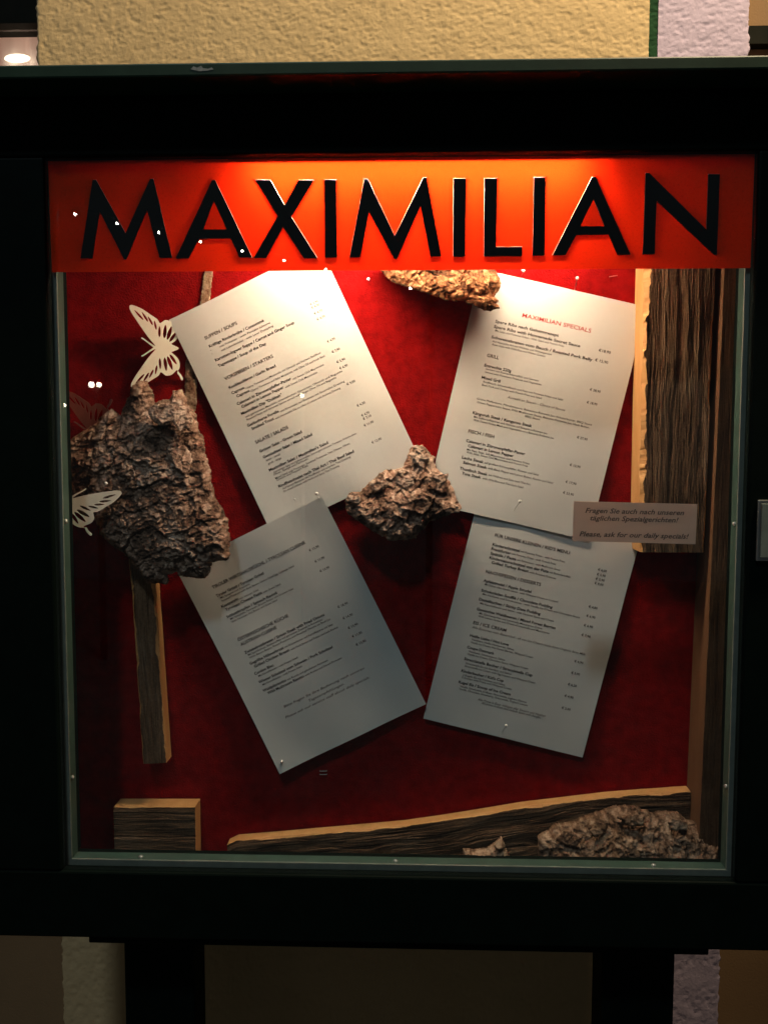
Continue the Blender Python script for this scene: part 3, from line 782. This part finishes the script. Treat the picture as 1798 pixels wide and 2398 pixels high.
# ---------------------------------------------------------------- bark pieces
def inside(poly, X, Z):
    r = np.zeros(X.shape, bool); n = len(poly)
    for i in range(n):
        (x0, z0), (x1, z1) = poly[i - 1], poly[i]
        if z0 == z1: continue
        r ^= ((z0 > Z) != (z1 > Z)) & (X < (x1 - x0) * (Z - z0) / (z1 - z0) + x0)
    return r
def edge_dist(poly, X, Z):
    d = np.full(X.shape, 1e9); n = len(poly)
    for i in range(n):
        a = np.array(poly[i - 1], float); b = np.array(poly[i], float); e = b - a
        t = np.clip(((X - a[0]) * e[0] + (Z - a[1]) * e[1]) / max(1e-6, e @ e), 0, 1)
        d = np.minimum(d, np.hypot(X - a[0] - t * e[0], Z - a[1] - t * e[1]))
    return d
def bark(name, poly, yback, thick, label, seed, step=1.2, big=20., small=7., amp=5.5, amp2=2.6, ang=0., bulge=.5, mat_='bark', rim=9., jag=5., tone=0., cat='bark', aspect=1.5, tilt=0.0, tiltx=0.0, parent=None, small_asp=1.3):
    P = np.array(poly, float)
    xs = np.arange(P[:, 0].min() - 4, P[:, 0].max() + 4, step); zs = np.arange(P[:, 1].min() - 4, P[:, 1].max() + 4, step)
    X, Z = np.meshgrid(xs, zs)
    ins = inside(poly, X, Z); d = np.where(ins, 1, -1) * edge_dist(poly, X, Z)
    d = d + jag * (fbm(X / 7, Z / 7, 3, seed + 90) - .5)
    ca, sa = math.cos(ang), math.sin(ang)
    U = X * ca + Z * sa; V = -X * sa + Z * ca
    U = U + 9 * (fbm(X / 17, Z / 17, 3, seed + 1) - .5) * 2; V = V + 9 * (fbm(X / 17 + 9, Z / 17, 3, seed + 2) - .5) * 2
    def layers(s, asp, n, sd, edge):
        w1 = 3.0 * (fbm(X / 3.6, Z / 3.6, 3, sd + 3) - .5); w2 = 3.0 * (fbm(X / 3.6 + 5, Z / 3.6, 3, sd + 4) - .5)
        L = fbm((U + w1) / s, (V + w2) / (s * asp), 3, sd) * n
        k = np.floor(L); fr_ = L - k
        return k + sstep(0, edge, fr_) * .72 + .28 * fr_ - .18 * np.exp(-fr_ / .05), h2(k + 50, np.floor(U / (s * 1.3)) * 0, sd + 5), fr_
    q1, i1, f1 = layers(big, aspect, 9, seed, .10)
    q2, i2, f2 = layers(small * 1.25, small_asp, 7, seed + 20, .16)
    cw1 = 2.2 * (fbm(X / 3.0, Z / 3.0, 3, seed + 31) - .5); cw2 = 2.2 * (fbm(X / 3.0 + 8, Z / 3.0, 3, seed + 32) - .5)
    F1, F2, ID, DX, DY = worley((U + cw1) / big, (V + cw2) / (big * aspect), seed)
    G1, G2, JD, EX, EY = worley((U + cw1) / small + 31, (V + cw2) / (small * 1.1), seed + 40)
    crack = (1 - sstep(.01, .10, F2 - F1)) * sstep(.40, .62, fbm(X / 30, Z / 30, 2, seed + 9))
    def shingle(k, dx, dy): return (k - .5) * 1.1 - 1.15 * dy + .9 * (k * 7.7 % 1 - .5) * dx
    h = amp * .26 * (q1 - 4.5) + amp2 * .16 * (q2 - 3.5) + amp * .95 * shingle(ID, DX, DY) - crack * amp * .9 + amp2 * .75 * shingle(JD, EX, EY)
    h = h + .8 * (fbm(X / 3.2, Z / 3.2, 3, seed + 60) - .5) + 3.2 * (fbm(X / 34, Z / 34, 2, seed + 61) - .5)
    prof = sstep(-2, rim, d) * (1 - bulge) + bulge * sstep(-5, rim * 5, d)
    H = np.maximum(2.5, thick * (.28 + .72 * prof) + h * (.35 + .65 * sstep(0, rim, d)))
    tn = np.clip(.46 + tone + .35 * (ID - .5) + .20 * (i2 - .5) + .45 * (JD - .5) - .2 * crack + .9 * (fbm(X / 5, Z / 5, 4, seed + 70) - .5) + .5 * (fbm(X / 30, Z / 30, 2, seed + 71) - .5), 0, 1)
    ok = d > 0
    q = ok[:-1, :-1] & ok[1:, :-1] & ok[:-1, 1:] & ok[1:, 1:]
    idx = -np.ones(X.shape, int)
    use = np.zeros(X.shape, bool)
    use[:-1, :-1] |= q; use[1:, :-1] |= q; use[:-1, 1:] |= q; use[1:, 1:] |= q
    idx[use] = np.arange(use.sum())
    n = int(use.sum())
    jx = (h2(X[use] * 7, Z[use] * 7, seed) - .5) * step * .7; jz = (h2(X[use] * 7, Z[use] * 7, seed + 3) - .5) * step * .7
    fx = (X[use] + jx) / 1000; fz = (Z[use] + jz) / 1000 + ZC
    yb = yback - .001 * 2.0 * fbm(X[use] / 8, Z[use] / 8, 2, seed + 80)
    front = np.stack([fx, yback - H[use] / 1000, fz], 1); back = np.stack([fx, yb, fz], 1)
    I, J = np.nonzero(q)
    A, B, C, E = idx[I, J], idx[I, J + 1], idx[I + 1, J + 1], idx[I + 1, J]
    fr = np.stack([A, B, C, E], 1); bk = fr[:, ::-1] + n
    pad = np.pad(q, 1)
    sides = []
    for (di, dj, s, t) in ((-1, 0, 0, 1), (0, 1, 1, 2), (1, 0, 2, 3), (0, -1, 3, 0)):
        e = ~pad[I + 1 + di, J + 1 + dj]
        a = fr[e][:, s]; b = fr[e][:, t]
        sides.append(np.stack([b, a, a + n, b + n], 1))
    faces = np.concatenate([fr, bk] + sides)
    v = np.concatenate([front, back])
    v[:, 1] += tilt * (v[:, 2] - ZC - P[:, 1].mean() / 1000) + tiltx * (v[:, 0] - P[:, 0].mean() / 1000)
    c = (float(v[:, 0].mean()), yback, float(v[:, 2].min()))
    o = mesh_obj(name, v, faces, M[mat_], origin=c, smooth=True)
    at = o.data.attributes.new('tone', 'FLOAT', 'POINT'); at.data.foreach_set('value', np.concatenate([tn[use], tn[use] * .7]).astype(np.float32))
    if parent is not None: attach(o, parent)
    else: tag(o, label, cat)
    return o
def flake(parent, x, y, z, w, h, rot, tilt, seed, tone=.75, mat_='bark'):
    """a loose plate of bark lifting off its slab, a few mm thick"""
    r = random.Random(seed); cr, sr = math.cos(rot), math.sin(rot); p = []
    for i in range(16):
        a = 2 * math.pi * i / 16; k = 1 + r.uniform(-.22, .18)
        u, s = k * w / 2 * math.cos(a), k * h / 2 * math.sin(a)
        p.append((x + u * cr - s * sr, z + u * sr + s * cr))
    return bark('bark_flake', p, y + .003, 4.0, None, seed % 900 + 7, step=.9, big=13, small=4, amp=1.1, amp2=1.1, mat_=mat_, rim=3, jag=4, tone=tone - .5, bulge=.4, tilt=.8 * tilt, tiltx=r.uniform(-.25, .25), parent=parent)

BIG = [(-329, 165), (-321, 171), (-312, 171), (-304, 158), (-302, 145), (-291, 149), (-283, 148), (-280, 158), (-268, 160), (-262, 152), (-260, 141), (-250, 133), (-247, 112), (-242, 103), (-238, 84), (-231, 58), (-226, 27), (-216, 14), (-209, -4), (-206, -28), (-208, -50), (-227, -53), (-233, -69), (-239, -73), (-270, -71), (-271, -66), (-283, -69), (-284, -81), (-309, -79), (-314, -70), (-331, -50), (-349, -35), (-368, -20), (-375, 0), (-398, 7), (-421, 19), (-428, 48), (-421, 86), (-407, 99), (-390, 109), (-370, 124), (-356, 137), (-345, 128), (-337, 146)]
b1 = bark('bark_slab', BIG, .0965, 24, 'large rugged slab of pine bark hanging over the narrow plank', 5, step=1.0, big=19, small=5.2, amp=1.9, amp2=1.9, ang=.15, bulge=.55, tone=.10, tilt=.10, small_asp=.6)
for (x, z, w, h, rt, tl, tn) in [(-262, 128, 26, 42, .25, .35, .85), (-240, 38, 26, 36, .3, .3, .8), (-262, 75, 22, 40, .35, .35, .7), (-228, -22, 20, 30, .1, .3, .72), (-300, -66, 30, 18, 0, .5, .85),
                                 (-250, -62, 30, 16, .1, .5, .8), (-285, 130, 34, 30, -.2, .3, .6), (-300, 20, 26, 22, .4, .35, .6), (-318, -38, 34, 20, -.4, .4, .7), (-285, -30, 26, 18, .2, .45, .72), (-330, 60, 28, 22, -.3, .3, .5), (-270, -5, 24, 20, -.2, .35, .66)]:
    flake(b1, x, .0715 + .004 * rnd.random() + (.010 if (z < -55 or x > -245) else 0), z, w, h, rt, tl, int(1000 + x * 3 + z), tn)
MID = [(-66, 24), (-60, 33), (-47, 34), (-33, 47), (-16, 61), (7, 64), (14, 86), (20, 92), (32, 93), (41, 84), (47, 78), (49, 63), (66, 47), (74, 27), (81, 13), (67, 6), (41, -4), (24, -24), (-10, -27), (-38, -10), (-61, 6), (-64, 16)]
b2 = bark('bark_chunk', MID, .1125, 32, 'rugged bark chunk pinned between the four menu sheets', 23, step=1.0, big=15, small=5, amp=2.2, amp2=1.9, ang=.5, bulge=.6, rim=10, tilt=.28, small_asp=.8, tone=-.06)
for (x, z, w, h, rt, tl, tn) in [(28, 78, 24, 30, .3, .1, .85), (-52, 26, 18, 16, .2, .2, .9), (10, 50, 30, 26, -.2, .15, .8), (50, 48, 30, 26, -.6, .2, .75), (-22, 44, 26, 22, .5, .2, .78), (66, 16, 20, 14, -.3, .3, .7)]:
    flake(b2, x, .083 + .28 * (z - 35) / 1000 + .003 * rnd.random(), z, w, h, rt, tl, int(2000 + x * 3 + z), tn)
TOP = [(-22, 303), (-34, 318), (0, 330), (52, 332), (100, 327), (118, 313), (122, 299), (124, 294), (125, 280), (120, 274), (114, 264), (123, 260), (122, 253), (106, 251), (97, 255), (79, 264), (61, 264), (43, 272), (18, 280), (-8, 290)]
b3 = bark('bark_chunk', TOP, .0965, 14, 'brightly lit bark chunk below the orange banner', 37, step=1.0, big=15, small=5, amp=2.0, amp2=1.8, ang=1.1, bulge=.5, tone=-.08, tilt=.42, mat_='bark_orange')
for (x, z, w, h, rt, tl, tn) in [(60, 285, 34, 20, .1, .1, .85), (95, 282, 28, 20, -.2, .1, .8), (112, 262, 20, 10, -.1, .2, .6), (116, 288, 12, 20, .1, .1, .7)]:
    flake(b3, x, .082 + .42 * (z - 290) / 1000, z, w, h, rt, tl, int(3000 + x * 3 + z), tn - .15, 'bark_orange')
PILE = [(178, -400), (201, -384), (218, -382), (243, -370), (266, -361), (287, -357), (303, -361), (318, -367), (336, -366), (352, -365), (364, -376), (378, -378), (402, -388), (416, -393), (417, -455), (179, -455)]
b4 = bark('bark_slab', PILE, .0925, 36, 'crumbly brown bark slab lying at the foot of the case', 51, step=1.0, big=13, small=3.6, amp=2.4, amp2=2.0, ang=1.3, bulge=.8, mat_='bark_pale', tone=.04, rim=10)
for (x, z, w, h, rt, tl, tn) in [(214, -391, 34, 18, .1, .2, .35), (345, -372, 26, 16, -.2, .1, .8), (290, -367, 34, 18, .05, .2, .6), (250, -378, 24, 16, .4, .2, .45)]:
    flake(b4, x, .064, z, w, h, rt, tl, int(4000 + x + z), tn, 'bark_pale')
FRAG = [(82, -401), (95, -403), (111, -400), (121, -393), (129, -384), (133, -392), (137, -408), (145, -414), (147, -455), (80, -455)]
bark('bark_fragment', FRAG, .060, 16, 'small pale pointed bark fragment before the long plank', 63, step=.8, big=12, small=3.6, amp=2.0, amp2=1.6, bulge=.3, mat_='bark_pale', tone=.22, rim=5, jag=3)
# thin strip of bark reaching down behind the soups menu
STICK = [(-240, 330), (-228, 330), (-236, 270), (-247, 225), (-253, 190), (-254, 142), (-262, 120), (-273, 122), (-271, 145), (-268, 195), (-258, 235), (-249, 268)]
bark('bark_strip', STICK, .1220, 2.4, 'narrow pale bark strip behind the soups menu sheet', 77, step=.9, big=16, small=5, amp=.35, amp2=.4, bulge=.2, mat_='bark_pale', tone=.30, rim=3, jag=2, cat='bark')

# ---------------------------------------------------------------- weathered planks
def lerp_poly(pts, t):
    P = np.array(pts, float); d = np.concatenate([[0], np.cumsum(np.hypot(*(P[1:] - P[:-1]).T))]); d /= d[-1]
    return np.stack([np.interp(t, d, P[:, 0]), np.interp(t, d, P[:, 1])], 1)
def plank(name, Lp, Rp, yf, yb, label, seed, chipL=3., chipR=2., step=1.0, face='weather', side='cutwood', groove=1.6, knots=(), tone=0., cat='plank', wav=1.0):
    """Lp / Rp: the two long edges (mm) running along the grain; weathered front, fresh cut sides"""
    Lp = np.array(Lp, float); Rp = np.array(Rp, float)
    ln = np.hypot(*(Lp[-1] - Lp[0])); wd = np.hypot(*(Rp[0] - Lp[0])); wd = max(wd, np.hypot(*(Rp[-1] - Lp[-1])))
    nt_ = max(8, int(ln / (step * 1.6))); ns = max(8, int(wd / step * 1.3))
    t = np.linspace(0, 1, nt_ + 1); a = lerp_poly(Lp, t); b = lerp_poly(Rp, t)
    def chips(k, sd):
        s = t * ln
        return k * (.2 + 1.5 * sstep(.42, .75, fbm(s / 38, s * 0 + 3, 2, sd)) + .9 * np.clip(fbm(s / 7, s * 0 + 9, 4, sd + 50) - .4, 0, 1) * 2 + .5 * (h2(np.floor(s / 17), np.floor(s / 17) * 0, sd) > .7))
    cl = chips(chipL, seed + 1); cr = chips(chipR, seed + 2)
    w = np.hypot(*(b - a).T)[:, None]
    u = (b - a) / w
    S = np.linspace(0, 1, ns + 1)[None, :]
    off = cl[:, None] + (w - cl[:, None] - cr[:, None]) * S
    X = a[:, :1] + u[:, :1] * off; Z = a[:, 1:] + u[:, 1:] * off
    T = (t * ln)[:, None] + 0 * S
    C = off + wav * 7 * (fbm(T / 110, off / 40, 2, seed + 5) - .5)
    for (kt, kc, kr) in knots:
        rr = np.hypot((T - kt * ln) / 2.2, off - kc * w); C = C + kr * np.exp(-(rr / kr) ** 2) * np.sign(off - kc * w + 1e-6)
    g1 = fbm(C / 1.9, T / 55, 3, seed + 9); g2 = fbm(C / 1.0, T / 18, 3, seed + 11); g3 = fbm(C / 7, T / 120, 2, seed + 12)
    crackl = sstep(.63, .76, g1)
    H = groove * (-.75 * crackl + .6 * (g2 - .5) + 1.2 * (g3 - .5)) + .8 * (fbm(C / 20, T / 30, 3, seed + 15) - .5)
    tn = np.clip(.50 + tone + .55 * (g2 - .5) + .4 * (g3 - .5) - .22 * crackl + .8 * (fbm(C / 26, T / 45, 4, seed + 14) - .5), 0, 1)
    Y = yf - H / 1000
    n, k = X.shape
    v = np.stack([X.ravel() / 1000, Y.ravel(), Z.ravel() / 1000 + ZC], 1).tolist()
    f = [(i * k + j, i * k + j + 1, (i + 1) * k + j + 1, (i + 1) * k + j) for i in range(n - 1) for j in range(k - 1)]
    mi = [0] * len(f); tone_v = tn.ravel().tolist()
    def strip(col_idx, edge, chip):
        base = len(v); dy = .4 + chip * (.5 + fbm(t * ln / 15, t * 0 + 1, 2, seed + 31))
        for i in range(n):
            v.append((edge[i, 0] / 1000, yf + dy[i] / 1000, edge[i, 1] / 1000 + ZC)); tone_v.append(.5)
        for i in range(n): v.append((edge[i, 0] / 1000, yb, edge[i, 1] / 1000 + ZC)); tone_v.append(.5)
        for i in range(n - 1):
            f.append((col_idx + i * k, col_idx + (i + 1) * k, base + i + 1, base + i)); mi.append(1)
            f.append((base + i, base + i + 1, base + n + i + 1, base + n + i)); mi.append(1)
        return base
    bl = strip(0, a, cl); br = strip(k - 1, b, cr)
    for i in (0, n - 1):
        ring = [i * k + j for j in range(k)] + [br + i, br + n + i, bl + n + i, bl + i]
        f.append(ring); mi.append(1)
    f.append([bl + n + i for i in range(n)] + [br + n + i for i in range(n - 1, -1, -1)]); mi.append(1)
    import bmesh
    c = (float(np.mean([q[0] for q in v])), yb, float(min(q[2] for q in v)))
    o = mesh_obj(name, v, f, [M[face], M[side]], origin=c, mat_idx=mi)
    bm = bmesh.new(); bm.from_mesh(o.data); bmesh.ops.recalc_face_normals(bm, faces=bm.faces); bm.to_mesh(o.data); bm.free()
    at = o.data.attributes.new('tone', 'FLOAT', 'POINT'); at.data.foreach_set('value', np.array(tone_v, np.float32))
    return tag(o, label, cat)
plank('plank', [(293, 340), (293, 160), (293.5, 40), (294, -20), (296, -38)], [(376, 340), (374, 160), (372, -38)], .078, .1205, 'broad weathered plank beside the specials menu with pale split edge', 101, chipL=3.2, chipR=1.5, groove=1.8, tone=.04)
plank('board', [(384.5, 425), (374, -292), (371.5, -455)], [(428, 425), (427, -292), (427, -455)], .070, .1205, 'tall narrow board standing against the case side', 131, chipL=.25, chipR=.3, groove=.5, face='board_brown', side='board_side_shaded')
plank('plank', [(-349, 60), (-336, -89), (-325, -317)], [(-318, 60), (-306, -89), (-294.5, -315)], .098, .1205, 'narrow weathered plank hanging below the bark slab', 151, chipL=1.5, chipR=1.8, groove=1.3, tone=.08)
plank('wood_block', [(-257.5, -371.5), (-363, -373)], [(-257.5, -455.5), (-363, -455.5)], .094, .1205, 'short sawn wood block standing on the case floor', 171, chipL=.7, chipR=.4, groove=1.2, tone=.06)
plank('plank', [(372, -345), (272, -354), (163, -369), (66, -387), (11, -396), (-100, -408), (-207, -419), (-219, -425)], [(372, -455.5), (160, -455.5), (-60, -455.5), (-217, -455.5)], .103, .1205, 'long tapering weathered plank lying along the case floor', 191, chipL=1.3, chipR=.6, groove=1.8, knots=((.68, .75, 11), (.3, .6, 9)), wav=2.2)

# ---------------------------------------------------------------- butterflies
def smooth_loop(p, m=4):
    out = []; n = len(p); P = [np.array(q, float) for q in p]
    for i in range(n):
        a, b, c, d = P[i - 1], P[i], P[(i + 1) % n], P[(i + 2) % n]
        for s in range(m):
            t = s / m
            out.append(tuple(.5 * ((2 * b) + (c - a) * t + (2 * a - 5 * b + 4 * c - d) * t * t + (3 * b - a - 3 * c + d) * t ** 3)))
    return out
def drop(x0, y0, x1, y1, w):
    w = w * .92
    """slender leaf-shaped slot from (x0,y0) to (x1,y1)"""
    a = np.array((x0, y0), float); b = np.array((x1, y1), float); d = b - a; nrm = np.array((-d[1], d[0])) / np.hypot(*d)
    return [tuple(a + d * s + nrm * w * k) for s, k in ((0, 0), (.2, .32), (.5, .5), (.8, .42), (1, 0), (.8, -.42), (.5, -.5), (.2, -.32))]
# head along +y, wings along x; units are about 0.195 mm
HALF = [(6, 40), (22, 50), (60, 82), (110, 118), (160, 152), (215, 186), (245, 197), (260, 190), (258, 168), (240, 120), (205, 66), (178, 26), (156, 12),
        (166, -6), (176, -22), (172, -52), (150, -78), (139, -90), (150, -100), (172, -118), (196, -128), (205, -122), (200, -114), (176, -105), (156, -92), (126, -106), (98, -108), (70, -100), (46, -80), (26, -58), (10, -92), (0, -104)]
SLOTS = [drop(232, 168, 170, 112, 15), drop(222, 122, 160, 84, 15), drop(196, 84, 140, 56, 14), drop(172, 46, 112, 34, 14), drop(138, 14, 66, 16, 17),
         drop(148, -24, 60, -14, 24), drop(140, -62, 52, -32, 26), drop(104, -90, 40, -46, 22)]
ANT = [(4, 34), (16, 56), (34, 84), (54, 112), (60, 126), (54, 128), (46, 114), (26, 88), (8, 64), (-2, 50)]
def butterfly(cx, y, cz, rot, m, label, tiltx=0.0, tiltz=0.0, scale=.195):
    body = HALF + [(-a, b) for a, b in HALF[-2::-1]]
    ca, sa = math.cos(rot), math.sin(rot)
    def tr(p): return [(scale / 1000 * (a * ca - b * sa), scale / 1000 * (a * sa + b * ca)) for a, b in p]
    loops = [tr(smooth_loop(body, 3))]
    for s in SLOTS:
        loops.append(tr(smooth_loop(s, 2))); loops.append(tr(smooth_loop([(-a, b) for a, b in s], 2)))
    e = tag(empty('butterfly', W(cx, y, cz)), label, 'butterfly')
    w = plate_obj('wings', loops, .0012, m, W(cx, y, cz), e)
    objs = [w]
    for sg in (1, -1):
        objs.append(plate_obj('antenna', [tr(smooth_loop([(sg * a, b) for a, b in ANT], 3))], .0011, m, W(cx, y, cz), e))
    for o in objs: o.data.transform(Matrix.Rotation(tiltz, 4, 'Z') @ Matrix.Rotation(tiltx, 4, 'X'))
    return e
butterfly(-295, .1120, 213, math.radians(90), M['butterfly'], 'pale cut-out butterfly perched beside the soups menu', .0, .34)
butterfly(-385.2, .114, 109.5, math.radians(90), M['butterfly_red'], 'dusky red cut-out butterfly behind the bark slab')
butterfly(-393.5, .050, 20.5, math.radians(-25), M['butterfly'], 'pale cut-out butterfly resting on the bark slab', .0, .27)

# ---------------------------------------------------------------- pins and staples
def pin(hx, hy, hz, tx, ty, tz, label, r=.0021):
    e = tag(empty('pin', W(tx, ty, tz)), label, 'pin')
    tube('needle', W(tx, ty, tz), W(hx, hy, hz), .00035, M['steel'], e, n=6)
    ball('head', W(hx, hy, hz), r, M['pin'], e, nu=12, nv=8)
pin(218.8, .106, 295.0, 218.2, .1225, 280.7, 'white ball pin at the top edge of the specials menu')
pin(152.4, .102, 21.8, 144.5, .1225, 4.2, 'white ball pin at the bottom edge of the specials menu')
pin(154.0, .110, 305.0, 153.4, .1225, 302, 'white ball pin in the felt under the banner, by the lit bark')
pin(-100.6, .104, 30.8, -97.7, .1225, 21.2, 'white ball pin in the top corner of the Tyrolean menu')
pin(-129.0, .110, 23.3, -128.2, .1225, 19.5, 'tiny white ball pin at the bottom of the soups menu', .0013)
pin(-148.0, .108, -315.5, -148.2, .1225, -322.7, 'white ball pin in the bottom corner of the Tyrolean menu')
pin(139.0, .104, -263.5, 134.3, .1225, -280.3, "white ball pin at the bottom of the kid's menu")
pin(-352.9, .066, 44.8, -351, .080, 42, 'white ball pin stuck in the large bark slab', .0018)
def staple(cx, cz, ang, label, group=None):
    a = math.radians(ang); d = np.array((math.cos(a), 0, math.sin(a))) * .0045
    c = np.array(W(cx, .1208, cz)); e = tag(empty('staple', tuple(c)), label, 'staple', group)
    tube('crown', c - d, c + d, .0004, M['steel'], e, n=6)
    for s in (-1, 1): tube('leg', c + s * d, c + s * d + np.array((0, .004, 0)), .0004, M['steel'], e, n=6)
staple(266.2, 300.4, 8, 'steel staple in the bright felt above the specials menu')
staple(-95.5, -332.2, 2, 'upper of two steel staples in the felt below the Tyrolean menu')
staple(-95.5, -336.8, 2, 'lower of two steel staples in the felt below the Tyrolean menu')

# ---------------------------------------------------------------- street lights across the way (mirrored in the glass)
sl_ = tag(empty('string_lights', (-1.0, -4.0, 0)), 'string of small white bulbs mirrored across the banner glass', 'string lights')
S0 = np.array((-1.955, -4.0, 1.482 + ZC)); S1 = np.array((.013, -4.0, 1.044 + ZC))
for i in range(9):
    q = S0 + (S1 - S0) * i / 8
    bo = ball('bulb', tuple(q), .0075, M['bulb'], sl_, nu=10, nv=7)
    tube('socket', tuple(q + np.array((0, 0, .0085))), tuple(q + np.array((0, 0, .027))), .005, M['pole'], bo, n=8)
up = np.array((0, 0, .028)); e0 = S0 + (S0 - S1) * .06; e1 = S1 + (S1 - S0) * .06
tube('cable', tuple(e0 + up), tuple(e1 + up), .003, M['pole'], sl_, n=6)
for e in (e0, e1): tube('pole', (e[0], e[1], 0), (e[0], e[1], e[2] + .04), .02, M['pole'], sl_, n=10)
tw = tag(empty('twin_globe_lamp', (-2.243, -5, 0)), 'twin globe street lamp mirrored beside the pale butterfly', 'street lamp')
tube('pole', (-2.243, -5.06, 0), (-2.243, -5.06, .569 + ZC), .025, M['pole'], tw, n=10)
for x, r in ((-2.268, .022), (-2.214, .019)):
    tube('arm', (-2.243, -5.06, .50 + ZC), (x, -5.0, .545 + ZC), .006, M['pole'], tw, n=8)
    ball('globe', (x, -5.0, .569 + ZC), r, M['globe'], tw)
ln = tag(empty('street_lantern', (-.885, -6, 0)), 'small warm street lantern mirrored over the soups menu', 'street lamp')
tube('pole', (-.885, -6.0, 0), (-.885, -6.0, .53 + ZC), .02, M['pole'], ln, n=10)
ball('globe', (-.885, -6.0, .558 + ZC), .017, M['globe'], ln)
l2 = tag(empty('street_lantern', (-2.485, -5, 0)), 'small white street lamp mirrored at the left rim of the glass', 'street lamp')
tube('pole', (-2.485, -5.0, 0), (-2.485, -5.0, .40 + ZC), .02, M['pole'], l2, n=10)
ball('globe', (-2.485, -5.0, .423 + ZC), .022, M['globe'], l2, sq=(1.3, 1.0, .8))
